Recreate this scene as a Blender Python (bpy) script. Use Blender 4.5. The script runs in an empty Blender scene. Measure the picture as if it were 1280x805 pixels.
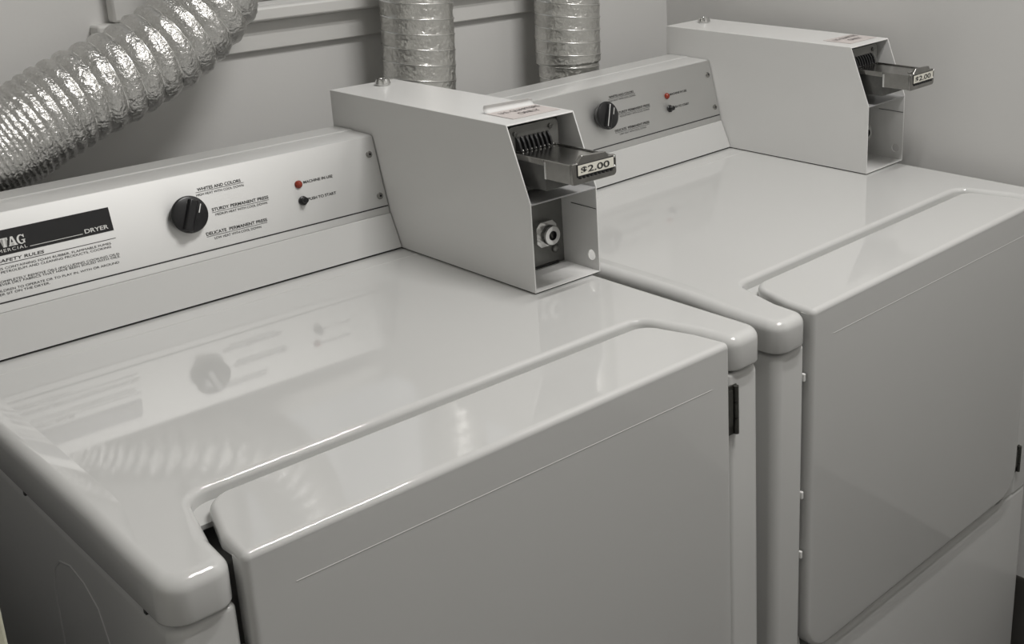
import bpy, bmesh, math, random
from mathutils import Vector, Matrix, noise

scene = bpy.context.scene
COL = scene.collection
R = math.radians
Z0 = 0.865                      # worktop height above the floor

# ------------------------------------------------------------------ camera
def make_camera():
    yaw, pitch, roll = R(43.0789), R(-16.9517), R(-2.2658)
    f = Vector((math.sin(yaw)*math.cos(pitch), math.cos(yaw)*math.cos(pitch), math.sin(pitch)))
    r0 = Vector((math.cos(yaw), -math.sin(yaw), 0)); u0 = r0.cross(f)
    r = r0*math.cos(roll) + u0*math.sin(roll)
    u = -r0*math.sin(roll) + u0*math.cos(roll)
    m = Matrix(((r.x, u.x, -f.x, -0.2709), (r.y, u.y, -f.y, -0.7920),
                (r.z, u.z, -f.z, 0.4931 + Z0), (0, 0, 0, 1)))
    cd = bpy.data.cameras.new('camera'); co = bpy.data.objects.new('camera', cd)
    COL.objects.link(co); co.matrix_world = m
    cd.sensor_width = 36; cd.lens = 1505.63/1280*36
    cd.shift_x = -133.33/1280; cd.shift_y = -116.5/1280
    cd.clip_start = 0.02
    scene.camera = co
make_camera()

# ------------------------------------------------------------------ world and exposure
w = bpy.data.worlds.new('world'); scene.world = w; w.use_nodes = True
w.node_tree.nodes['Background'].inputs[0].default_value = (.62, .64, .66, 1)
w.node_tree.nodes['Background'].inputs[1].default_value = 0.7
scene.view_settings.view_transform = 'Standard'
scene.view_settings.look = 'None'
scene.view_settings.gamma = 1
scene.view_settings.use_curve_mapping = False
scene.view_settings.exposure = 0.0
LAMP_WATTS = 13.6               # each of the two tubes of the ceiling light
LAMP_X, LAMP_Y = 0.84, -0.51

# ------------------------------------------------------------------ materials
def mat(name, col, rough=.5, metal=0., spec=.5, coat=0., bump=None, var=None, aniso=0., trans=0., emit=None):
    m = bpy.data.materials.new(name); m.use_nodes = True
    nt = m.node_tree; b = nt.nodes['Principled BSDF']
    b.inputs['Base Color'].default_value = (*col, 1)
    b.inputs['Roughness'].default_value = rough
    b.inputs['Metallic'].default_value = metal
    b.inputs['Specular IOR Level'].default_value = spec
    b.inputs['Coat Weight'].default_value = coat
    b.inputs['Coat Roughness'].default_value = .05
    b.inputs['Transmission Weight'].default_value = trans
    if emit:
        b.inputs['Emission Color'].default_value = (*col, 1)
        b.inputs['Emission Strength'].default_value = emit
    tc = nt.nodes.new('ShaderNodeTexCoord')
    if var:                      # (scale, amount) gentle mottling of the colour
        n = nt.nodes.new('ShaderNodeTexNoise'); n.inputs['Scale'].default_value = var[0]
        n.inputs['Detail'].default_value = 5
        nt.links.new(tc.outputs['Object'], n.inputs['Vector'])
        mx = nt.nodes.new('ShaderNodeMix'); mx.data_type = 'RGBA'
        mx.inputs[6].default_value = (*[c*(1-var[1]) for c in col], 1)
        mx.inputs[7].default_value = (*[min(1, c*(1+var[1])) for c in col], 1)
        nt.links.new(n.outputs['Fac'], mx.inputs[0]); nt.links.new(mx.outputs[2], b.inputs['Base Color'])
    if bump:                     # (scale, strength, distance[, stretch])
        n = nt.nodes.new('ShaderNodeTexNoise'); n.inputs['Scale'].default_value = bump[0]
        n.inputs['Detail'].default_value = 3
        src = tc.outputs['Object']
        if len(bump) > 3:
            mp = nt.nodes.new('ShaderNodeMapping'); mp.inputs['Scale'].default_value = bump[3]
            nt.links.new(src, mp.inputs['Vector']); src = mp.outputs['Vector']
        nt.links.new(src, n.inputs['Vector'])
        bp = nt.nodes.new('ShaderNodeBump'); bp.inputs['Strength'].default_value = bump[1]
        bp.inputs['Distance'].default_value = bump[2]
        nt.links.new(n.outputs['Fac'], bp.inputs['Height']); nt.links.new(bp.outputs['Normal'], b.inputs['Normal'])
    if aniso:
        b.inputs['Anisotropic'].default_value = aniso; b.inputs['Anisotropic Rotation'].default_value = .25
        cx = nt.nodes.new('ShaderNodeCombineXYZ'); cx.inputs[0].default_value = 1
        nt.links.new(cx.outputs[0], b.inputs['Tangent'])
    return m

M = {}
M['enamel'] = mat('white_enamel', (.578, .578, .566), .05, spec=.6, bump=(14, .03, .0005), var=(3, .015))
M['enamel_side'] = mat('white_enamel_sheet', (.585, .585, .572), .22, spec=.45, bump=(900, .06, .0004), var=(4, .02))
M['boxpaint'] = mat('white_box_paint', (.73, .728, .715), .30, spec=.45, bump=(700, .05, .0003), var=(9, .03))
M['housing'] = mat('white_console_paint', (.56, .56, .548), .28, spec=.45)
M['brushed'] = mat('brushed_aluminium', (.72, .72, .71), .57, metal=1, aniso=.68, bump=(1.0, .05, .0002, (3, 900, 900)))
M['black'] = mat('black_plastic', (.012, .012, .013), .28)
M['print'] = mat('black_print', (.02, .02, .02), .5)
M['printgrey'] = mat('grey_print', (.16, .14, .14), .6)
M['white'] = mat('white_print', (.75, .75, .73), .5)
M['red'] = mat('red_lens', (.25, .032, .016), .15)
M['chrome'] = mat('chrome', (.72, .72, .71), .14, metal=1)
M['steel'] = mat('worn_steel', (.33, .325, .31), .22, metal=1, bump=(160, .12, .0004), var=(60, .25))
M['darksteel'] = mat('dark_steel', (.13, .13, .125), .30, metal=.8, var=(90, .3))
M['hinge'] = mat('hinge_metal', (.10, .10, .09), .35, metal=.7, var=(120, .35))
M['cream'] = mat('price_paper', (.74, .72, .64), .6)
M['sticker'] = mat('faded_pink_sticker', (.60, .55, .53), .45, var=(60, .06))
M['paper'] = mat('curled_paper', (.68, .68, .67), .5)
M['plate'] = mat('grey_steel_plate', (.20, .20, .19), .25, metal=.5, var=(45, .12))
M['greypaint'] = mat('grey_paint', (.40, .40, .40), .3)
M['foilsmooth'] = mat('smooth_aluminium_foil', (.64, .635, .61), .30, metal=.95, bump=(170, .6, .0035), var=(38, .24))
M['foil'] = mat('aluminium_foil', (.63, .625, .61), .29, metal=.95, bump=(240, .7, .0035), var=(30, .16))
M['wire'] = mat('duct_wire', (.80, .80, .78), .22, metal=1)
M['wall'] = mat('painted_wall', (.65, .645, .63), .55, spec=.3, bump=(160, .08, .0012), var=(1.5, .03))
M['wallfill'] = mat('pale_fill_wall', (.87, .87, .85), .6, spec=.3, bump=(160, .08, .0012))  # kept pale so the unseen left wall bounces more fill
M['trim'] = mat('painted_trim', (.64, .635, .615), .42, spec=.4, bump=(60, .05, .001))
M['ceiling'] = mat('ceiling_paint', (.80, .80, .785), .8)
M['floor'] = mat('floor_vinyl', (.055, .052, .05), .45, var=(6, .15))
M['cove'] = mat('dark_vinyl_base', (.035, .033, .03), .4)
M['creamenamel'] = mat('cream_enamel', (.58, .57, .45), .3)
M['applianceshade'] = mat('dark_shading_enamel', (.26, .26, .26), .4)  # dark tone picked to cut the light on the dryer's side
M['rubber'] = mat('black_rubber', (.02, .02, .02), .7)
M['glass'] = mat('window_glass', (1, 1, 1), .0, trans=1.)
M['tube'] = mat('lamp_tube', (1, .98, .93), .4, emit=1.5)
M['gapdark'] = mat('dark_shade_and_joints', (.03, .03, .03), .7)  # near-black: shade put into gaps, also joints, clips and screw holes

# ------------------------------------------------------------------ helpers
def link(name, me, m=None, parent=None):
    o = bpy.data.objects.new(name, me); COL.objects.link(o)
    for x in (m if isinstance(m, (list, tuple)) else [m]):
        if x: me.materials.append(x)
    if parent: o.parent = parent
    return o
def obj(name, bm, m, parent=None, smooth=35, bevel=None):
    bmesh.ops.recalc_face_normals(bm, faces=bm.faces[:])
    me = bpy.data.meshes.new(name); bm.to_mesh(me); bm.free()
    if smooth:
        for p in me.polygons: p.use_smooth = True
        me.set_sharp_from_angle(angle=R(smooth))
    o = link(name, me, m, parent)
    if bevel:
        md = o.modifiers.new('bevel', 'BEVEL'); md.width = bevel; md.segments = 2; md.limit_method = 'ANGLE'
        md.angle_limit = R(40); md.harden_normals = False
    return o
def empty(name, loc=(0, 0, 0)):
    o = bpy.data.objects.new(name, None); COL.objects.link(o); o.location = loc; o.empty_display_size = .1
    return o
def tag(o, label=None, cat=None, group=None, kind=None):
    if label: o['label'] = label
    if cat: o['category'] = cat
    if group: o['group'] = group
    if kind: o['kind'] = kind
    return o
def box(bm, x0, x1, y0, y1, z0, z1, mi=0):
    v = [bm.verts.new(p) for p in ((x0,y0,z0),(x1,y0,z0),(x1,y1,z0),(x0,y1,z0),(x0,y0,z1),(x1,y0,z1),(x1,y1,z1),(x0,y1,z1))]
    for q in ((0,3,2,1),(4,5,6,7),(0,1,5,4),(1,2,6,5),(2,3,7,6),(3,0,4,7)):
        bm.faces.new([v[i] for i in q]).material_index = mi
    return v
def prism(bm, pts, d, mi=0):
    """pts: list of 3D points (planar polygon), extruded by vector d"""
    d = Vector(d); a = [bm.verts.new(p) for p in pts]; b = [bm.verts.new(Vector(p)+d) for p in pts]
    n = len(a)
    fs = [bm.faces.new(a), bm.faces.new(b[::-1])]
    for i in range(n): fs.append(bm.faces.new((a[i], b[i], b[(i+1) % n], a[(i+1) % n])))
    for f in fs: f.material_index = mi
def lathe(bm, prof, mtx, n=28, mi=0):
    """prof: (radius, height) list along local z, placed by matrix; closed at radius 0"""
    rings = []
    for r, h in prof:
        if r < 1e-6: rings.append([bm.verts.new(mtx @ Vector((0, 0, h)))])
        else: rings.append([bm.verts.new(mtx @ Vector((r*math.cos(2*math.pi*i/n), r*math.sin(2*math.pi*i/n), h))) for i in range(n)])
    for A, B in zip(rings, rings[1:]):
        for i in range(n):
            j = (i+1) % n
            q = [A[i % len(A)], A[j % len(A)], B[j % len(B)], B[i % len(B)]]
            u = []
            for x in q:
                if x not in u: u.append(x)
            if len(u) > 2: bm.faces.new(u).material_index = mi
def tube(bm, pts, r, n=8, mi=0, closed=False):
    rings = []; pts = [Vector(p) for p in pts]; N = len(pts); prev = None
    for i, p in enumerate(pts):
        t = (pts[min(i+1, N-1)] - pts[max(i-1, 0)]).normalized()
        if prev is None: a = t.orthogonal().normalized()
        else: a = (prev - t*prev.dot(t)).normalized()
        prev = a; b = t.cross(a)
        rings.append([bm.verts.new(p + a*r*math.cos(2*math.pi*k/n) + b*r*math.sin(2*math.pi*k/n)) for k in range(n)])
    for A, B in zip(rings, rings[1:]):
        for k in range(n): bm.faces.new((A[k], A[(k+1) % n], B[(k+1) % n], B[k])).material_index = mi
    bm.faces.new(rings[0][::-1]); bm.faces.new(rings[-1])
def rounded(pts, seg=8):
    """pts: (x, y, corner radius, edge roll) -> list of (x, y, roll)"""
    out = []; n = len(pts)
    for i in range(n):
        p = Vector(pts[i][:2]); a = Vector(pts[i-1][:2]); b = Vector(pts[(i+1) % n][:2]); r = pts[i][2]
        if r <= 0: out.append((p.x, p.y, pts[i][3])); continue
        u = (a-p).normalized(); v = (b-p).normalized()
        ang = u.angle(v); t = min(r/math.tan(ang/2), (a-p).length*.49, (b-p).length*.49); r = t*math.tan(ang/2)
        c = p + (u+v).normalized()*(r/math.sin(ang/2))
        s = p+u*t-c; e = p+v*t-c
        a0 = math.atan2(s.y, s.x); a1 = math.atan2(e.y, e.x); d = (a1-a0+math.pi) % (2*math.pi)-math.pi
        for k in range(seg+1):
            q = a0+d*k/seg
            out.append((c.x+r*math.cos(q), c.y+r*math.sin(q), pts[i][3]))
    return out
def resample(pl, step):
    out = []; n = len(pl)
    for i in range(n):
        a = pl[i]; b = pl[(i+1) % n]; L = math.hypot(b[0]-a[0], b[1]-a[1]); k = max(1, int(L/step))
        for j in range(k):
            t = j/k; out.append(tuple(a[q]+(b[q]-a[q])*t for q in range(3)))
    return out
def normals2(pl):
    n = len(pl); out = []
    for i in range(n):
        a = Vector(pl[i-1][:2]); p = Vector(pl[i][:2]); b = Vector(pl[(i+1) % n][:2])
        e1 = (p-a); e2 = (b-p)
        if e1.length < 1e-9: e1 = e2
        if e2.length < 1e-9: e2 = e1
        n1 = Vector((e1.y, -e1.x)).normalized(); n2 = Vector((e2.y, -e2.x)).normalized()
        m = (n1+n2)
        m = m/max(.3, (1+n1.dot(n2))) if m.length > 1e-6 else n1
        out.append(m)
    return out
def rolled_slab(bm, pl, depth_of, to3, seg=6, foot=0.0, close=True, inset=.0015, rim=None):
    """pl: CCW flat outline with a roll radius per point; the edge rolls outward and down, then drops by depth_of(x,y).
    to3(u, v, w): maps plan (u, v) and height w (<= 0) to 3D."""
    N = normals2(pl); n = len(pl)
    # a narrow inset ring keeps the flat face's shading flat
    rm = [rim(p[0], p[1]) if rim else (0, 0) for p in pl]             # (rise, width) of a raised rim at each point
    rings = [[bm.verts.new(to3(p[0]-N[i].x*(inset+rm[i][1]), p[1]-N[i].y*(inset+rm[i][1]), 0)) for i, p in enumerate(pl)]]
    if rim: rings.append([bm.verts.new(to3(p[0]-N[i].x*(.0005+rm[i][1]), p[1]-N[i].y*(.0005+rm[i][1]), 0)) for i, p in enumerate(pl)])
    for k in range(seg+1):
        a = math.pi/2*k/seg
        rings.append([bm.verts.new(to3(p[0]+N[i].x*p[2]*math.sin(a), p[1]+N[i].y*p[2]*math.sin(a), rm[i][0]-p[2]*(1-math.cos(a)))) for i, p in enumerate(pl)])
    def low(i, ex, inset):
        p = pl[i]; x = p[0]+N[i].x*(p[2]-inset); y = p[1]+N[i].y*(p[2]-inset)
        return bm.verts.new(to3(x, y, -depth_of(p[0], p[1])+ex))
    if foot:
        for k in range(4):
            a = math.pi/2*k/3
            rings.append([low(i, foot*(1-math.sin(a)), foot*(1-math.cos(a))) for i in range(n)])
    else:
        rings.append([low(i, 0, 0) for i in range(n)])
    bm.faces.new(rings[0])
    for A, B in zip(rings, rings[1:]):
        for i in range(n):
            j = (i+1) % n; bm.faces.new((A[i], B[i], B[j], A[j]))
    if close: bm.faces.new(rings[-1][::-1])
def text_mesh(txt, bold=False, spacing=1.0):
    cu = bpy.data.curves.new('txt', 'FONT'); cu.body = txt; cu.size = 1; cu.extrude = 0
    cu.space_character = spacing
    if bold: cu.offset = .012
    o = bpy.data.objects.new('txt', cu); COL.objects.link(o)
    dg = bpy.context.evaluated_depsgraph_get(); me = bpy.data.meshes.new_from_object(o.evaluated_get(dg))
    bpy.data.objects.remove(o); bpy.data.curves.remove(cu)
    return me
def text_width(txt, bold=False, spacing=1.0):
    me = text_mesh(txt, bold, spacing); xs = [v.co.x for v in me.vertices]
    wd = max(xs)-min(xs); bpy.data.meshes.remove(me); return wd
def put_text(name, txt, s0, s1, t, h, frame, m, parent, bold=False, tail=None, spacing=1.0, shear=0):
    """Fit txt so that it (or its visible tail) spans s0..s1 on the baseline t with cap height h; frame(s, t, lift) -> 3D."""
    me = text_mesh(txt, bold, spacing); xs = [v.co.x for v in me.vertices]; x0, x1 = min(xs), max(xs)
    wd = text_width(tail, bold, spacing) if tail else x1-x0
    k = (s1-s0)/wd; kh = h/.70
    for v in me.vertices:
        v.co = frame(s1-(x1-v.co.x)*k+shear*v.co.y*kh, t+v.co.y*kh, .00035)
    return link(name, me, m, parent)
def strip(name, s0, s1, t0, t1, frame, m, parent, lift=.0002):
    me = bpy.data.meshes.new(name)
    me.from_pydata([frame(s0,t0,lift), frame(s1,t0,lift), frame(s1,t1,lift), frame(s0,t1,lift)], [], [(0,1,2,3)])
    return link(name, me, m, parent)
def copy_tree(o, parent=None):
    c = o.copy(); COL.objects.link(c)
    if parent: c.parent = parent
    for ch in list(o.children): copy_tree(ch, c)
    return c

# ------------------------------------------------------------------ the room
XL, XR, YF, YB, ZC = -1.15, 1.44, -1.75, 0.875, Z0+1.80
WX0, WX1, WZ0, WZ1 = .43, 1.13, Z0+.311, Z0+1.42      # window opening in the back wall
def plane_box(name, *b, m): 
    bm = bmesh.new(); box(bm, *b); return tag(obj(name, bm, M[m], smooth=0), kind='structure')
plane_box('floor', XL-.1, XR+.1, YF-.1, YB+.12, -.1, 0, m='floor')
plane_box('ceiling', XL-.1, XR+.1, YF-.1, YB+.12, ZC, ZC+.1, m='ceiling')
plane_box('wall_right', XR, XR+.1, YF-.1, YB+.12, 0, ZC, m='wall')
plane_box('wall_left', XL-.1, XL, YF-.1, YB+.12, 0, ZC, m='wallfill')  # out of view, set close to raise the fill light
plane_box('wall_front', XL, XR, YF-.1, YF, 0, ZC, m='wall')
bm = bmesh.new()
for b in ((XL, WX0, 0, ZC), (WX1, XR, 0, ZC), (WX0, WX1, 0, WZ0), (WX0, WX1, WZ1, ZC)):
    box(bm, b[0], b[1], YB, YB+.12, b[2], b[3])
bmesh.ops.remove_doubles(bm, verts=bm.verts[:], dist=1e-5)
tag(obj('wall_back', bm, M['wall'], smooth=0), kind='structure')
# dark vinyl cove base along the right wall
bm = bmesh.new()
prism(bm, [(XR, YF, 0), (XR-.014, YF, 0), (XR-.006, YF, .012), (XR-.006, YF, .155), (XR-.003, YF, .160), (XR, YF, .160)], (0, YB-YF, 0))
tag(obj('baseboard_right', bm, M['cove']), kind='structure')
# the window
win = empty('window_1', (0, YB, Z0)); tag(win, kind='structure')
def wpart(name, m, *boxes, bevel=.003, parent=win):
    bm = bmesh.new()
    for b in boxes: box(bm, b[0], b[1], b[2]-YB, b[3]-YB, b[4], b[5])
    return obj(name, bm, M[m], parent, smooth=30, bevel=bevel)
wpart('stool', 'trim', (.333, 1.225, .846, .905, .2895, .3105), bevel=.004)
wpart('apron', 'trim', (.352, 1.205, .8655, .8745, .2455, .289), bevel=.0025)
for a, b in ((.358, .430), (1.13, 1.202)): wpart('casing', 'trim', (a, b, .853, .8745, .311, 1.49), bevel=.004)
wpart('head_casing', 'trim', (.358, 1.202, .853, .8745, 1.4905, 1.56))
wpart('sash', 'trim', (.4305, .475, .915, .95, .312, 1.42), (1.085, 1.1295, .915, .95, .312, 1.42), (.475, 1.085, .915, .95, .312, .36), (.475, 1.085, .915, .95, 1.375, 1.42), (.475, 1.085, .915, .95, .85, .89))
wpart('pane', 'glass', (.475, 1.085, .930, .934, .36, .85), bevel=None)
wpart('pane', 'glass', (.475, 1.085, .930, .934, .89, 1.375), bevel=None)

# ceiling light: two tubes running away from the back wall
def ceiling_light(x, y):
    t = empty('ceiling_light', (x, y, ZC)); tag(t, 'white square two-tube fluorescent fitting on the ceiling above the dryers', 'lamp')
    bm = bmesh.new(); prism(bm, [(-.36, -.26, 0), (-.36, .26, 0), (-.36, .20, -.030), (-.36, -.20, -.030)], (.72, 0, 0)); obj('housing', bm, M['ceiling'], t, smooth=20)
    for sy in (-.14, .14):
        bm = bmesh.new(); tube(bm, [(-.31, sy, -.048), (.31, sy, -.048)], .013, 12); obj('tube', bm, M['tube'], t)
        ld = bpy.data.lights.new('tube_light', 'AREA'); ld.shape = 'RECTANGLE'; ld.size = .62; ld.size_y = .03
        ld.energy = LAMP_WATTS; ld.color = (1, .980, .958)
        lo = bpy.data.objects.new('tube_light', ld); COL.objects.link(lo); lo.parent = t; lo.location = (0, sy, -.064)
    return t
ceiling_light(LAMP_X, LAMP_Y)

# ------------------------------------------------------------------ clothes dryer
W, D, HL = .686, .700, .0395
PY0, PZ0, PY1, PZ1 = .5739, .0474, .6012, .1521        # silver panel, bottom and top of its front
PL = math.hypot(PY1-PY0, PZ1-PZ0); TY, TZ = (PY1-PY0)/PL, (PZ1-PZ0)/PL
def panel(s, t, lift=0): return Vector((s, PY0+TY*t-TZ*lift, Z0+PZ0+TZ*t+TY*lift))
PM = Matrix(((1, 0, 0, 0), (0, TY, -TZ, 0), (0, TZ, TY, 0), (0, 0, 0, 1)))
def panel_at(s, t): return Matrix.Translation(panel(s, t)) @ PM
def top3(x, y, w): return Vector((x, y, Z0+w))

def make_dryer():
    root = empty('clothes_dryer'); e = M['enamel']; sd = M['enamel_side']
    # cabinet: body with the recess the door closes, lower front panel, corner fillets
    bm = bmesh.new(); top = -.0425
    up = [(.014,.016,.004,.010),(.0535,.009,.003,.004),(.055,.070,.002,.003),(.631,.070,.002,.003),(W-.0535,.009,.003,.004),(W-.014,.016,.004,.010),(W-.014,.688,.004,.010),(.014,.688,.004,.010)]
    rolled_slab(bm, resample(rounded(up), .08), lambda x, y: .4565, lambda u, v, w_: Vector((u, v, Z0+top+w_)), seg=5)
    lo = [(.014,.016,.004,.010),(W-.014,.016,.004,.010),(W-.014,.688,.004,.010),(.014,.688,.004,.010)]
    rolled_slab(bm, resample(rounded(lo), .08), lambda x, y: .330, lambda u, v, w_: Vector((u, v, Z0-.4985+w_)), seg=5)
    for sx, x0 in ((1, .0575), (-1, .6285)):
        q = [(x0, -.4985), (x0+sx*.045, -.4985)]+[(x0+sx*(.045-.045*math.sin(a)), -.4985+.045-.045*math.cos(a)) for a in [math.pi/2*k/8 for k in range(1, 9)]]
        prism(bm, [(x, .0065, Z0+z) for x, z in q], (0, .025, 0))
    cab = obj('cabinet', bm, sd, root, smooth=40)
    # pressed bead on the left side sheet
    bm = bmesh.new()
    pts = [(.0045, y, Z0+z) for y, z in ((.283,-.42),(.283,-.19),(.279,-.125),(.268,-.100),(.250,-.086),(.22,-.078),(.19,-.082),(.165,-.095),(.150,-.125),(.146,-.42))]
    tube(bm, pts, .0016, 6); obj('side_bead', bm, sd, cab)
    for yy in (.315, .048):
        bm = bmesh.new(); box(bm, .0025, .006, yy-.0022, yy+.0022, Z0-.0440, Z0-.0405); obj('side_clip', bm, M['gapdark'], cab, smooth=0)
    for zz in (-.085, -.245, -.33):
        bm = bmesh.new(); box(bm, .0560, .0600, .005, .010, Z0+zz-.006, Z0+zz+.004); obj('door_bumper', bm, M['white'], cab, smooth=0, bevel=.001)
    # worktop
    bm = bmesh.new(); N = .0125
    T = [(.0135,.0125,.010,N),(.0455,.0125,.006,N),(.0482,.050,.03,N),(.0715,.1290,.032,N),(W-.0715,.1290,.032,N),(W-.0482,.050,.03,N),(W-.0455,.0125,.006,N),(W-.0135,.0125,.010,N),(W-.0135,.6875,.004,N),(.0135,.6875,.004,N)]
    pl = resample(rounded(T, 10), .03)
    # the back edge of the notch is rolled more tightly
    pl = [(a, b, N-.0060*min(1, max(0, (b-.06)/.06)) if .04 < a < W-.04 and b < .2 else N) for a, b, c in pl]
    g = lambda y: (lambda q: q*q*(3-2*q))(min(1, max(0, (y-.055)/.11)))*min(1, max(0, (.68-y)/.05))
    rolled_slab(bm, pl, lambda x, y: HL if not (.05 < x < W-.05 and .078 < y < .2) else .0185, top3, seg=8, foot=.003, close=False,
                rim=lambda x, y: (.0044*g(y), .0185*g(y)) if x < .02 else (0, 0))
    box(bm, .062, W-.062, .088, .140, Z0-.0185, Z0-.0140)
    wt = obj('worktop', bm, e, root, smooth=50)
    bm = bmesh.new()
    prism(bm, [(.030, .5155, Z0-.0003), (.030, .5175, Z0+.0005), (.030, .5195, Z0-.0003)], (.62, 0, 0)); obj('pressed_ridge', bm, e, wt)
    # door: the flap on the worktop and its front in one part
    bm = bmesh.new(); r = .0065
    T = [(.0700,.0045,.0004,r),(W-.0690,.0045,.0004,r),(W-.0735,.042,.03,r),(W-.0905,.1005,.022,r),(.0905,.1005,.022,r),(.0735,.042,.03,r)]
    pl = resample(rounded(T, 8), .03)
    pl = [(a, b, r) for a, b, c in pl]
    rolled_slab(bm, pl, lambda x, y: .0067 if y < .0075 else .0135, top3, seg=8, close=False, inset=.0003)
    fr = [(.0700,-.481,.040,r),(W-.0690,-.481,.040,r),(W-.0690,-.0065,0,r),(.0700,-.0065,0,r)]
    pf = resample(rounded(fr, 8), .08)
    pf = [(a, b, r) for a, b, c in pf]
    Nf = normals2(pf); rings = []
    for k in range(7):
        a = math.pi/2*k/6
        rings.append([bm.verts.new(Vector((p[0]+Nf[i].x*r*math.sin(a), -.002+r*(1-math.cos(a)), Z0+min(p[1]+Nf[i].y*r*math.sin(a), -.0065)))) for i, p in enumerate(pf)])
    rings.append([bm.verts.new(Vector((v.co.x, .017, v.co.z))) for v in rings[-1]])
    bm.faces.new(rings[0][::-1])
    for A, B in zip(rings, rings[1:]):
        for i in range(len(A)):
            j = (i+1) % len(A)
            try: bm.faces.new((A[i], A[j], B[j], B[i]))
            except ValueError: pass
    dr = obj('door', bm, e, root, smooth=40)
    bm = bmesh.new()
    prism(bm, [(.104, -.0019, Z0-.0425), (.104, -.0023, Z0-.0416), (.104, -.0019, Z0-.0407)], (.490, 0, -.0035)); obj('pressed_line', bm, sd, dr)
    for za, zb in ((-.113, -.055), (-.460, -.414)):
        bm = bmesh.new()
        box(bm, .6255, .6400, .0040, .0062, Z0+za, Z0+zb)
        for q in range(3):
            h = (zb-za)/3; tube(bm, [(.6365, .0018, Z0+za+h*q+.0006), (.6365, .0018, Z0+za+h*(q+1)-.0006)], .0030, 10)
        box(bm, .6235, .6310, .0015, .0036, Z0+za+.012, Z0+zb-.004)
        obj('hinge', bm, M['hinge'], dr, smooth=40)
    # console housing
    x0, x1 = .0, .5812; bm = bmesh.new()
    # profile runs up the front, over the top with its low ridge, and down the back
    k = .0016
    prof = [(.5524,.0030),(.5722,.0466),(PY0+k*.9,.0478),(PY1+k,PZ1-.0040),(PY1+k+.001,PZ1-.0010),(PY1+k+.0035,PZ1),(.6500,PZ1+.0004),(.6515,PZ1+.0014),(.6535,PZ1+.0014),(.6950,PZ1+.0002),(.6966,PZ1-.0015),(.6966,.0030)]
    prism(bm, [(x0, y, Z0+z) for y, z in prof], (x1-x0, 0, 0))
    con = obj('console_housing', bm, M['housing'], root, smooth=30)
    bm = bmesh.new(); box(bm, .002, x1-.001, .5565, .690, Z0+.0002, Z0+.0032); obj('console_shade_strip', bm, M['gapdark'], con, smooth=0)  # dark strip painted in for the shade of the gap under the console
    # silver control panel
    bm = bmesh.new()
    q = [panel(0, .0003, -.0012), panel(0, .0003, .0004), panel(0, .0010, .0008), panel(0, PL-.0012, .0008), panel(0, PL-.0006, -.0012)]
    prism(bm, [p+Vector((.0005, 0, 0)) for p in q], (x1-.0010, 0, 0))
    pn = obj('control_panel', bm, M['brushed'], root, smooth=40)
    def fr_(s, t, lift=0): return panel(s, t, lift+.0009)
    strip('printed_line', .004, .5805, .0096, .0112, fr_, M['print'], pn)
    # nameplate: black band, white lettering
    strip('nameplate', .046, .2188, .0608, .0882, fr_, M['black'], pn)['label'] = 'black band with the maker\'s name and DRYER in white'
    f2 = lambda s, t, lift=0: fr_(s, t, lift+.0003)
    # serif letters of the name, drawn as polygons (unit cap height, width)
    G = {
     'T': [[(.02,1),(.02,.70),(.09,.70),(.14,.90),(.38,.90),(.38,.10),(.26,.10),(.26,0),(.74,0),(.74,.10),(.62,.10),(.62,.90),(.86,.90),(.91,.70),(.98,.70),(.98,1)]],
     'A': [[(.36,1),(.08,.09),(0,.09),(0,0),(.34,0),(.34,.09),(.23,.09),(.28,.27),(.61,.27),(.66,.09),(.56,.09),(.56,0),(1,0),(1,.09),(.92,.09),(.63,1)], ],
     'M': [[(0,1),(0,.91),(.08,.91),(.08,.09),(0,.09),(0,0),(.30,0),(.30,.09),(.20,.09),(.20,.75),(.45,0),(.52,0),(.78,.75),(.78,.09),(.68,.09),(.68,0),(1.1,0),(1.1,.09),(1.0,.09),(1.0,.91),(1.1,.91),(1.1,1),(.82,1),(.56,.30),(.32,1)]],
     'Y': [[(0,1),(0,.91),(.08,.91),(.38,.42),(.38,.09),(.27,.09),(.27,0),(.74,0),(.74,.09),(.62,.09),(.62,.42),(.90,.91),(1,.91),(1,1),(.66,1),(.66,.91),(.74,.91),(.54,.55),(.34,.91),(.42,.91),(.42,1)]],
    }
    # G: a broken ring, a bar, a stem and a top serif
    ang = [R(42+12.9*k) for k in range(22)]
    ci = [(.50+.49*math.cos(x), .50+.52*math.sin(x), .54+.27*math.cos(x), .50+.40*math.sin(x)) for x in ang]
    G['G'] = [[(p[0], p[1]), (q[0], q[1]), (q[2], q[3]), (p[2], p[3])] for p, q in zip(ci, ci[1:])]
    G['G'] += [[(.54,.36),(1.0,.36),(1.0,.46),(.54,.46)], [(.70,.04),(.92,.06),(.92,.40),(.70,.40)], [(.80,.66),(.92,.66),(.92,1.0),(.84,1.0),(.78,.86)]]
    name = []
    def letter(ch, s, wd, t, h):
        bm = bmesh.new()
        for poly in G[ch]:
            vs = [bm.verts.new(f2(s+x*wd, t+y*h, .0001)) for x, y in poly]
            fc = bm.faces.new(vs); bmesh.ops.triangulate(bm, faces=[fc])
        if ch == 'A':
            vs = [bm.verts.new(f2(s+x*wd, t+y*h, .00035)) for x, y in ((.315,.38),(.575,.38),(.45,.78))]
            bm.faces.new(vs).material_index = 1
        me = bpy.data.meshes.new('name_letter'); bm.to_mesh(me); bm.free()
        link('name_letter', me, [M['white'], M['black']], pn)
    for ch, s, wd in (('M', .0640, .0094), ('A', .0752, .0092), ('Y', .0845, .0088), ('T', .0934, .0082), ('A', .1012, .0094)):
        letter(ch, s+.0040, wd, .0690, .0102)
    letter('G', .1145, .0088, .0690, .0102)
    P = lambda *a, **k: put_text('printed_text', *a, parent=pn, **k)
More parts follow.
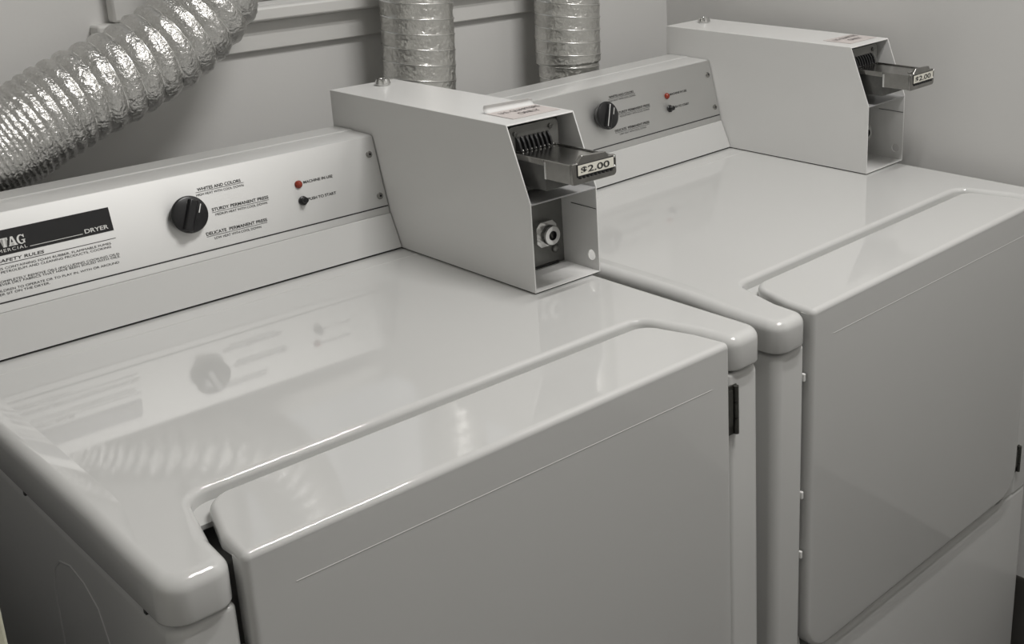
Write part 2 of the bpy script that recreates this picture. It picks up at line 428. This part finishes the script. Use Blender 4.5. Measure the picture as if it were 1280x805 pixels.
    P('COMMERCIAL', .0989, .1235, .0640, .0034, f2, M['white'], tail='ERCIAL', spacing=1.25)
    strip('printed_line', .1262, .1840, .0641, .0647, f2, M['white'], pn)
    P('DRYER', .1866, .2134, .0642, .0047, f2, M['white'], bold=True)
    P('SAFETY RULES', .0927, .1387, .0535, .0034, fr_, M['print'], tail='AFETY RULES', bold=True, shear=.18)
    strip('printed_line', .046, .2186, .0512, .0519, fr_, M['print'], pn)
    for tx, tl, a, b, t in (('DO NOT DRY ARTICLES CONTAINING FOAM RUBBER, FLAMMABLE FUMES', 'S CONTAINING FOAM RUBBER, FLAMMABLE FUMES', .0916, .2118, .0457),
                            ('SUCH AS PETROLEUM AND CLEANING PRODUCTS, COOKING', 'PETROLEUM AND CLEANING PRODUCTS, COOKING', .0906, .2109, .0418),
                            ('COMPLETELY REMOVE OILS (INCLUDING COOKING OILS)', 'OMPLETELY REMOVE OILS (INCLUDING COOKING OILS)', .0874, .2178, .0318),
                            ('NEVER DRY FABRICS THAT HAVE BEEN SOILED WITH OILS.', 'EVER DRY FABRICS THAT HAVE BEEN SOILED WITH OILS.', .0862, .2181, .0287),
                            ('CHILDREN TO OPERATE OR TO PLAY IN, WITH OR AROUND', 'ILDREN TO OPERATE OR TO PLAY IN, WITH OR AROUND', .0847, .2153, .0222),
                            ('NEVER SIT ON THE DRYER.', 'ER SIT ON THE DRYER.', .0836, .1364, .0183)):
        P(tx, a, b, t, .0025, fr_, M['print'], tail=tl)
    for tx, a, b, t, h in (('WHITES AND COLORS', .3269, .3837, .0840, .0038), ('HIGH HEAT WITH COOL DOWN', .3242, .3861, .0780, .0029),
                           ('STURDY PERMANENT PRESS', .3387, .4143, .0562, .0038), ('MEDIUM HEAT WITH COOL DOWN', .3417, .4110, .0500, .0029),
                           ('DELICATE  PERMANENT PRESS', .3243, .4054, .0288, .0038), ('LOW HEAT WITH COOL DOWN', .3333, .3954, .0223, .0029),
                           ('MACHINE IN USE', .4662, .5091, .0643, .0036), ('PUSH TO START', .4672, .5084, .0418, .0036)):
        P(tx, a, b, t, h, fr_, M['print'], bold=h > .0035)
    for a, b, t in ((.3242, .3871, .0826), (.3382, .4143, .0545), (.3240, .4050, .0271)):
        strip('printed_line', a, b, t-.0002, t+.0003, fr_, M['print'], pn)
    # knob with grip bar
    kb = bmesh.new(); km = panel_at(.3066, .0588)
    lathe(kb, [(.0185, .0009), (.0205, .002), (.0228, .010), (.0226, .0122), (.0205, .0134), (0, .0136)], km, 40)
    gm = km @ Matrix.Rotation(R(-24), 4, 'Z')
    bar = [(-.0070, .0130), (-.0050, .0190), (.0035, .0190), (.0075, .0130)]
    prism(kb, [gm @ Vector((x, -.0205, z)) for x, z in bar], gm.to_3x3() @ Vector((0, .0385, 0)))
    knob = obj('knob', kb, M['black'], root, smooth=40, bevel=.0012)
    pb = bmesh.new()
    mm = km @ Matrix.Rotation(R(-24), 4, 'Z') @ Matrix.Translation((.0095, 0, 0))
    prism(pb, [mm @ Vector(p) for p in ((-.0006, .0040, .01385), (.0006, .0040, .01385), (.0006, .0150, .01385), (-.0006, .0150, .01385))], mm.to_3x3() @ Vector((0, 0, .0003)))
    obj('pointer_line', pb, M['white'], knob, smooth=0)
    # lamp, button, screws
    b_ = bmesh.new(); lathe(b_, [(.0052, .0008), (.0052, .0022), (.0046, .0034), (.0030, .0052), (0, .0060)], panel_at(.4588, .0650), 20); obj('indicator_light', b_, M['red'], root, smooth=60)
    b_ = bmesh.new(); mt_ = panel_at(.4594, .0432)
    lathe(b_, [(.0060, .0008), (.0060, .0030), (.0052, .0038), (.0038, .0040), (.0038, .0100), (.0030, .0108), (0, .0106)], mt_, 20)
    obj('start_button', b_, M['black'], root, smooth=40)
    for s, t in ((.5700, .0832), (.5715, .0255)):
        b_ = bmesh.new(); lathe(b_, [(.0046, .0008), (.0046, .0018), (.0036, .0032), (.0016, .0036)], panel_at(s, t), 18)
        lathe(b_, [(.0016, .0036), (.0014, .0014), (0, .0014)], panel_at(s, t), 18, 1)
        obj('panel_screw', b_, [M['steel'], M['gapdark']], root, smooth=40)
    return root

dryer = make_dryer()
tag(dryer, 'white clothes dryer in the foreground, nearest the camera, black nameplate on its silver console', 'dryer', 'white coin-operated clothes dryers')

# ------------------------------------------------------------------ coin meter box
BX0, BX1, BYF, BYT, BYB, BZK, BZT = .5825, .6887, .2707, .3072, .7011, .1123, .2027
def make_coin_box():
    root = empty('coin_box'); th = .0018; z = lambda v: Z0+v
    side = [(BYF, .0016), (BYF, BZK), (BYT, BZT), (BYB, BZT), (BYB, .0016)]
    bm = bmesh.new()
    prism(bm, [(BX0, y, z(v)) for y, v in side], (th, 0, 0))
    # right side with its round hole: an outer polygon and a circle, filled and extruded
    t2 = bmesh.new(); ov = [t2.verts.new((BX1, y, z(v))) for y, v in side]
    hc = [t2.verts.new((BX1, .284+.0068*math.cos(2*math.pi*k/20), z(.0215)+.0068*math.sin(2*math.pi*k/20))) for k in range(20)]
    ed = [t2.edges.new((a[i], a[(i+1) % len(a)])) for a in (ov, hc) for i in range(len(a))]
    bmesh.ops.triangle_fill(t2, edges=ed, use_beauty=True)
    g = bmesh.ops.extrude_face_region(t2, geom=t2.faces[:])
    bmesh.ops.translate(t2, verts=[v for v in g['geom'] if isinstance(v, bmesh.types.BMVert)], vec=(-th, 0, 0))
    tm = bpy.data.meshes.new('tmp'); t2.to_mesh(tm); t2.free(); bm.from_mesh(tm); bpy.data.meshes.remove(tm)
    a, b = BX0+th, BX1-th
    prism(bm, [(a, BYT, z(BZT)), (a, BYB, z(BZT)), (a, BYB, z(BZT-th)), (a, BYT-.0008, z(BZT-th))], (b-a, 0, 0))      # lid
    box(bm, a, b, BYB-th, BYB, z(.0016), z(BZT-th))                                                                # back
    box(bm, a, b, BYF, BYB-th, z(.0016), z(.0032))                                                                 # floor
    hous = obj('housing', bm, M['boxpaint'], root, smooth=0, bevel=.0005)
    bm = bmesh.new(); box(bm, BX0+.002, BX1-.002, BYF+.002, BYB-.002, z(.0002), z(.0016)); obj('base_shade_strip', bm, M['gapdark'], hous, smooth=0)  # dark strip standing in for the shadow line beneath the box
    bm = bmesh.new(); box(bm, a, b, BYF+.0004, .337, z(BZK-.0022), z(BZK-.0002)); obj('shelf', bm, M['greypaint'], root, smooth=0, bevel=.0004)
    bm = bmesh.new(); box(bm, a, b, .337, .3388, z(.0032), z(BZT-th)); obj('inner_plate', bm, M['plate'], root, smooth=0)
    bm = bmesh.new(); box(bm, b-.0006, b, BYF+.001, .318, z(.0835), z(.0842)); obj('seam', bm, M['gapdark'], hous, smooth=0)
    bm = bmesh.new(); box(bm, .615, .676, .3350, .3365, z(.0035), z(.0060)); obj('floor_slot', bm, M['gapdark'], root, smooth=0)
    # lower lock: square nut, round barrel, keyhole
    lk = bmesh.new(); lm = Matrix.Translation((.6515, .3369, z(.0490))) @ Matrix.Rotation(R(90), 4, 'X')
    nut = [(x*.0162, y*.0162) for x, y in ((-1,-.62),(-.62,-1),(.62,-1),(1,-.62),(1,.62),(.62,1),(-.62,1),(-1,.62))]
    prism(lk, [lm @ Vector((x, y, 0)) for x, y in nut], (0, -.010, 0))
    lathe(lk, [(.0128, .010), (.0128, .0205), (.0118, .0220), (.0062, .0220)], lm, 28)
    lathe(lk, [(.0062, .0220), (.0060, .0185), (0, .0185)], lm, 28, 1)
    lock = obj('lock', lk, [M['chrome'], M['black']], root, smooth=40, bevel=None)
    bm = bmesh.new(); m2 = lm @ Matrix.Translation((0, 0, .0187)) @ Matrix.Rotation(R(20), 4, 'Z')
    prism(bm, [m2 @ Vector(p) for p in ((-.0012, -.0036, 0), (.0012, -.0036, 0), (.0012, .0036, 0), (-.0012, .0036, 0))], (0, -.0008, 0)); obj('keyway', bm, M['hinge'], lock, smooth=0)
    bm = bmesh.new(); lathe(bm, [(.0058, 0), (.0056, .002), (.0040, .0042), (0, .0052)], Matrix.Translation((.6720, .3369, z(.0235))) @ Matrix.Rotation(R(90), 4, 'X'), 18); obj('rivet', bm, M['plate'], root, smooth=60)
    # lock barrel on the lid
    bm = bmesh.new(); lathe(bm, [(.0085, 0), (.0085, .0016), (.0112, .0018), (.0112, .0034), (.0086, .0090), (.0050, .0094), (.0046, .0086), (0, .0086)], Matrix.Translation((.6500, .6700, z(BZT+.0001))), 28)
    obj('lid_lock', bm, M['chrome'], root, smooth=30)
    # coin slide: face plate with eight slots, channel, drawer with price label
    bm = bmesh.new()
    fp = rounded([(.5900,.1145,0,0),(.6690,.1145,0,0),(.6690,.1965,.008,0),(.5900,.1965,.008,0)], 6)
    prism(bm, [(x, .3150, z(v)) for x, v, _ in fp], (0, .0030, 0)); face = obj('slide_face_plate', bm, M['plate'], root, smooth=30)
    for x, v in ((.6010, .1875), (.6560, .1885)):
        bm = bmesh.new(); lathe(bm, [(.0032, 0), (.0030, .0016), (.0014, .0024), (0, .0018)], Matrix.Translation((x, .3149, z(v))) @ Matrix.Rotation(R(90), 4, 'X'), 14); obj('plate_screw', bm, M['darksteel'], face, smooth=50)
    for k in range(8):
        x = .6030+k*.0068
        bm = bmesh.new()
        q = [(.3149, .1835), (.3120, .1825), (.3085, .1780), (.3060, .1715), (.3050, .1672), (.3149, .1672)]
        prism(bm, [(x-.0013, y, z(v)) for y, v in q], (.0026, 0, 0)); obj('coin_slot', bm, M['black'], face, smooth=0)
        bm = bmesh.new(); lathe(bm, [(.0017, 0), (.0015, .0016), (0, .0022)], Matrix.Translation((x+.0034, .3080, z(.1672))), 8); obj('coin_pin', bm, M['chrome'], face, smooth=60)
    bm = bmesh.new(); box(bm, .5945, .6590, .2540, .3148, z(.1290), z(.1640)); obj('slide_channel', bm, M['darksteel'], root, smooth=0, bevel=.001)
    bm = bmesh.new()
    box(bm, .5935, .6580, .2075, .2530, z(.1450), z(.1650)); box(bm, .5925, .5950, .2075, .2535, z(.1445), z(.1675)); box(bm, .6565, .6590, .2075, .3148, z(.1600), z(.1680))
    box(bm, .5950, .6565, .2075, .3130, z(.1642), z(.1662)); box(bm, .5925, .5950, .2540, .3148, z(.1600), z(.1675))
    sl = obj('coin_slide', bm, M['steel'], root, smooth=0, bevel=.0008)
    bm = bmesh.new(); box(bm, .5921, .5949, .2500, .2536, z(.1443), z(.1650)); obj('slide_edge', bm, M['chrome'], sl, smooth=0, bevel=.0006)
    bm = bmesh.new()
    fp = rounded([(.5920,.1440,.002,0),(.6600,.1440,.005,0),(.6600,.1690,.003,0),(.6480,.1690,.001,0),(.6440,.1750,.001,0),(.6070,.1770,.002,0),(.5990,.1690,.001,0),(.5920,.1690,.001,0)], 4)
    prism(bm, [(x, .2030, z(v)) for x, v, _ in fp], (0, .0045, 0)); fpl = obj('slide_front', bm, M['steel'], root, smooth=30, bevel=.0008)
    bm = bmesh.new(); box(bm, .5985, .6572, .2024, .2031, z(.1525), z(.1672)); obj('label_recess', bm, M['black'], fpl, smooth=0)
    for k in range(9):
        bm = bmesh.new(); box(bm, .6015+k*.0060, .6043+k*.0060, .2016, .2031, z(.1506), z(.1530)); obj('recess_tooth', bm, M['black'], fpl, smooth=0)
    for v in (.1552, .1668):
        bm = bmesh.new(); lathe(bm, [(.0016, 0), (.0012, .0012), (0, .0016)], Matrix.Translation((.6562, .2024, z(v))) @ Matrix.Rotation(R(90), 4, 'X'), 10); obj('recess_pin', bm, M['chrome'], fpl, smooth=60)
    bm = bmesh.new(); box(bm, .5995, .6548, .2019, .2024, z(.1546), z(.1664)); pr = obj('price_label', bm, M['cream'], fpl, smooth=0); pr['label'] = 'cream paper price label reading $2.00'
    put_text('printed_text', '$2.00', .6035, .6478, z(.1570), .0072, lambda s, t, l: Vector((s, .2019-l, t)), M['print'], root, bold=True)
    # small raised emblem on top of the slide
    bm = bmesh.new()
    for k in range(5):
        x = .6190+k*.0066
        prism(bm, [(x-.0030, .222, z(.1662)), (x, .2185, z(.1662)), (x+.0030, .222, z(.1662)), (x, .2255, z(.1662))], (0, 0, .0007))
    obj('slide_emblem', bm, M['chrome'], sl, smooth=0)
    return root

def make_sticker(parent, curled):
    """faded paper sticker on the lid; the near one's back edge has curled up"""
    x0, x1, y0, y1 = .6090, .6835, .3255, .3790
    bm = bmesh.new(); z = Z0+BZT+.0003; nx = 10
    q = [(x0, y0), (x1, y0), (x1, y1-.004), (x0, y1)]
    a = [bm.verts.new((x, y, z)) for x, y in q]; b = [bm.verts.new((x, y, z+.0004)) for x, y in q]
    bm.faces.new(a[::-1]); bm.faces.new(b)
    for i in range(4): bm.faces.new((a[i], a[(i+1) % 4], b[(i+1) % 4], b[i]))
    st = obj('warning_sticker', bm, M['sticker'], parent, smooth=0)
    if curled:
        bm = bmesh.new(); rows = []
        for k in range(11):
            an = R(150)*k/10; row = []
            for i in range(nx+1):
                u = i/nx; r = .0054*(1-.10*u); end = 1-.25*max(0, (u-.93)/.07)
                row.append(bm.verts.new((x0+(x1-x0)*u, y1-.004*u+r*math.sin(an*end), z+.0002+r*(1-math.cos(an*end)))))
            rows.append(row)
        for A, B in zip(rows, rows[1:]):
            for i in range(nx): bm.faces.new((A[i], A[i+1], B[i+1], B[i]))
        o = obj('curled_edge', bm, M['paper'], st); o['label'] = 'white curled-up back edge of the sticker'
        md = o.modifiers.new('thick', 'SOLIDIFY'); md.thickness = .0003
    fr = lambda s, t, l: Vector((s, t, z+.0004+l))
    put_text('printed_text', 'U.S. QUARTERS', .6180, .6800, .3590, .0095, fr, M['printgrey'], st, bold=True)
    put_text('printed_text', 'ONLY', .6330, .6660, .3400, .0105, fr, M['printgrey'], st, bold=True)
    return st

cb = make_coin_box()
tag(cb, 'white coin meter box on the foreground dryer, curled white sticker on its lid', 'coin box', 'coin meter boxes on the dryers')

# second dryer and its box: copies of the first, set a little lower and turned slightly
MB = (Matrix.Translation((.728, .0161, Z0-.0187)) @ Matrix.Rotation(R(1.6126), 4, 'Z') @ Matrix.Rotation(R(1.2459), 4, 'X') @ Matrix.Rotation(R(-.8061), 4, 'Y') @ Matrix.Translation((0, 0, -Z0)))
d2 = copy_tree(dryer); d2.matrix_world = MB
tag(d2, 'white clothes dryer at the far right, standing against the right-hand wall', 'dryer', 'white coin-operated clothes dryers')
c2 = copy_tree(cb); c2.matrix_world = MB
tag(c2, 'white coin meter box on the right-hand dryer, in front of the bare right wall', 'coin box', 'coin meter boxes on the dryers')
make_sticker(cb, True); make_sticker(c2, False)
# the far knob also shows the long line along its grip
k2 = [c for c in d2.children if c.name.startswith('knob')][0]
bm = bmesh.new(); mm = panel_at(.3066, .0588) @ Matrix.Rotation(R(-24), 4, 'Z')
prism(bm, [mm @ Vector(p) for p in ((-.0046, -.0190, .01905), (-.0034, -.0190, .01905), (-.0034, .0170, .01905), (-.0046, .0170, .01905))], mm.to_3x3() @ Vector((0, 0, .0003)))
obj('grip_line', bm, M['white'], k2, smooth=0)
# levelling feet reach the floor under each dryer
for rt, mw in ((dryer, Matrix()), (d2, MB)):
    inv = mw.inverted()
    for x in (.06, W-.06):
        for y in (.06, .64):
            topp = mw @ Vector((x, y, Z0-.8287))
            bm = bmesh.new(); lathe(bm, [(0, 0), (.022, 0), (.022, .006), (.008, .009), (.008, max(.010, topp.z)), (0, max(.010, topp.z))], Matrix.Translation((topp.x, topp.y, 0)), 16)
            bm.transform(inv); obj('foot', bm, M['rubber'], rt, smooth=40)

# ------------------------------------------------------------------ foil exhaust ducts
def catmull(pts, n=24):
    P = [Vector(p) for p in pts]; out = []
    for i in range(len(P)-1):
        a, b, c, d = P[max(i-1, 0)], P[i], P[i+1], P[min(i+2, len(P)-1)]
        for k in range(n):
            t = k/n
            out.append(.5*((2*b)+(c-a)*t+(2*a-5*b+4*c-d)*t*t+(-a+3*b-3*c+d)*t**3))
    out.append(P[-1]); return out
def make_duct(ctrl, rad, pitch, bulge, step, crinkle, seed, label, fine=None, squeeze=None, nseg=120, neck=None):
    """fine: (lo, hi) arc range kept at full resolution; squeeze(s): local ring pitch factor"""
    root = empty('exhaust_duct', ctrl[0]); org = Vector(ctrl[0])
    sub = [Vector(ctrl[0])]                                            # even out the spacing of the control points
    for p0, p1 in zip(ctrl, ctrl[1:]):
        p0, p1 = Vector(p0), Vector(p1); k = max(1, round((p1-p0).length/.12))
        sub += [p0.lerp(p1, j/k) for j in range(1, k+1)]
    path = catmull(sub, 12); cum = [0]
    for a, b in zip(path, path[1:]): cum.append(cum[-1]+(b-a).length)
    L = cum[-1]
    def at(s):
        import bisect
        i = min(max(bisect.bisect_right(cum, s)-1, 0), len(path)-2); t = (s-cum[i])/max(1e-9, cum[i+1]-cum[i])
        return path[i].lerp(path[i+1], t)
    ss = []; s = 0.
    while s < L:
        ss.append(s); s += step if (fine is None or fine[0] <= s <= fine[1]) else step*4
    ss.append(L)
    # ring phase accumulates with the local pitch
    ph = []; p = 0.; last = 0.
    for s in ss:
        p += (s-last)/(pitch*(squeeze(s) if squeeze else 1)); last = s; ph.append(p)
    bm = bmesh.new(); prev = None; rows = []; wires = []; rnd = Vector((seed*7.3, seed*3.1, seed*1.7))
    for s, p in zip(ss, ph):
        c = at(s); t = (at(min(L, s+.004))-at(max(0, s-.004))).normalized()
        a = t.orthogonal().normalized() if prev is None else (prev-t*prev.dot(t)).normalized()
        prev = a; b = t.cross(a); row = []
        sq = squeeze(s) if squeeze else 1
        for k in range(nseg):
            th = 2*math.pi*k/nseg
            q = (p+k/nseg) % 1.0                                       # helical corrugation
            if bulge > 0: pr = -bulge*sq**.5*(1-abs(math.sin(math.pi*q))**.7)
            else: pr = bulge*math.sin(math.pi*q)**.6                    # slightly waisted between the wires
            d = a*math.cos(th)+b*math.sin(th)
            pos = c+d*rad
            nz = noise.noise(pos*70+rnd)*.35+noise.noise(pos*190+rnd)*.40+abs(noise.noise(pos*130-rnd))*.6
            r = rad+pr+crinkle*nz*(.25+.75*math.sin(math.pi*q))
            if neck and s < neck: r -= .0035
            row.append(bm.verts.new(c+d*r-org))
        rows.append(row)
    for A, B in zip(rows, rows[1:]):
        for k in range(nseg): bm.faces.new((A[k], A[(k+1) % nseg], B[(k+1) % nseg], B[k]))
    obj('foil_sleeve', bm, M['foil'] if bulge > 0 else M['foilsmooth'], root, smooth=180)
    # wire helix, one turn per corrugation
    bm = bmesh.new(); pts = []; prev = None
    tot = int(ph[-1]); import bisect
    for j in range(int(ph[-1]*24)):
        turn = j/24
        i = min(max(bisect.bisect_right(ph, turn)-1, 0), len(ph)-2)
        s = ss[i]+(ss[i+1]-ss[i])*min(1, (turn-ph[i])/max(1e-9, ph[i+1]-ph[i]))
        pts.append((s, -2*math.pi*turn))
    prev = None; P3 = []; fr = []
    for s, p in zip(ss, ph):
        t = (at(min(L, s+.004))-at(max(0, s-.004))).normalized()
        a = t.orthogonal().normalized() if prev is None else (prev-t*prev.dot(t)).normalized()
        prev = a; fr.append((a, t.cross(a)))
    for s, th in pts:
        i = min(max(bisect.bisect_right(ss, s)-1, 0), len(ss)-1); a, b = fr[i]
        rr = rad+.0002-(.0035 if neck and s < neck else 0) if bulge <= 0 else rad-bulge*.93
        P3.append(at(s)+(a*math.cos(th)+b*math.sin(th))*rr-org)
    if len(P3) > 3:
        tube(bm, P3, .0011, 5); obj('wire_coil', bm, M['wire'], root, smooth=180)
    tag(root, label, 'duct', 'silver foil exhaust ducts'); return root

make_duct([(.790,.815,.004),(.790,.815,Z0-.30),(.789,.803,Z0-.10),(.788,.788,Z0+.05),(.791,.787,Z0+.16),(.796,.787,Z0+.26),(.797,.787,Z0+.42),(.797,.787,ZC-.002)], .0568, .0235, -.0014, .0020, .0020, 1,
          'upright silver foil duct rising behind the coin box of the foreground dryer', fine=(Z0+.05, Z0+.42), neck=Z0+.155)
make_duct([(1.106,.815,.004),(1.106,.815,Z0-.30),(1.106,.806,Z0-.10),(1.106,.792,Z0+.05),(1.106,.791,Z0+.20),(1.111,.790,Z0+.34),(1.112,.790,Z0+.46),(1.112,.790,ZC-.002)], .0570, .0215, -.0013, .0020, .0018, 2,
          'upright silver foil duct behind the right-hand dryer, nearer the room corner', fine=(Z0+.03, Z0+.42), neck=Z0+.160)
make_duct([(-.055,.795,.004),(-.055,.795,Z0-.35),(-.045,.793,Z0-.06),(.015,.783,Z0+.085),(.100,.768,Z0+.160),(.175,.760,Z0+.198),(.252,.760,Z0+.232),(.322,.760,Z0+.257),(.395,.760,Z0+.290),(.458,.760,Z0+.343),(.497,.762,Z0+.43),(.512,.765,Z0+.56),(.517,.768,Z0+.80),(.517,.768,ZC-.002)],
          .0590, .0235, .0050, .0016, .0030, 3, 'slanting crumpled silver foil duct at the upper left above the console', fine=(Z0-.1, Z0+.95),
          squeeze=lambda s: .26+.84*min(1, max(0, (s-1.16)/.13)))

# ------------------------------------------------------------------ cream appliance whose corner shows at the lower left
ap = empty('cream_appliance', (-.4500, .30, 0)); tag(ap, 'pale cream enamel appliance, one upright front corner showing at the bottom left edge', 'appliance')
bm = bmesh.new(); T = [(-.335,-.285,.012,.010),(.335,-.285,.012,.010),(.335,.33,.012,.010),(-.335,.33,.012,.010)]
rolled_slab(bm, rounded(T), lambda x, y: Z0+.055, lambda u, v, w_: Vector((u, v, Z0+.08+w_)), seg=4); obj('body', bm, M['applianceshade'], ap, smooth=40)  # made-up unseen body, raised and darkened to shade the dryer's side
bm = bmesh.new(); box(bm, -.344, .346, -.306, -.2955, .02, Z0+.088); obj('front_panel', bm, M['creamenamel'], ap, smooth=0, bevel=.002)
bm = bmesh.new(); box(bm, -.24, .24, -.26, .16, Z0+.0805, Z0+.092); obj('lid', bm, M['creamenamel'], ap, smooth=0, bevel=.004)
for x in (-.28, .28):
    for y in (-.24, .27):
        bm = bmesh.new(); lathe(bm, [(0, 0), (.02, 0), (.02, .0255), (0, .0255)], Matrix.Translation((x, y, 0)), 14); obj('foot', bm, M['rubber'], ap)
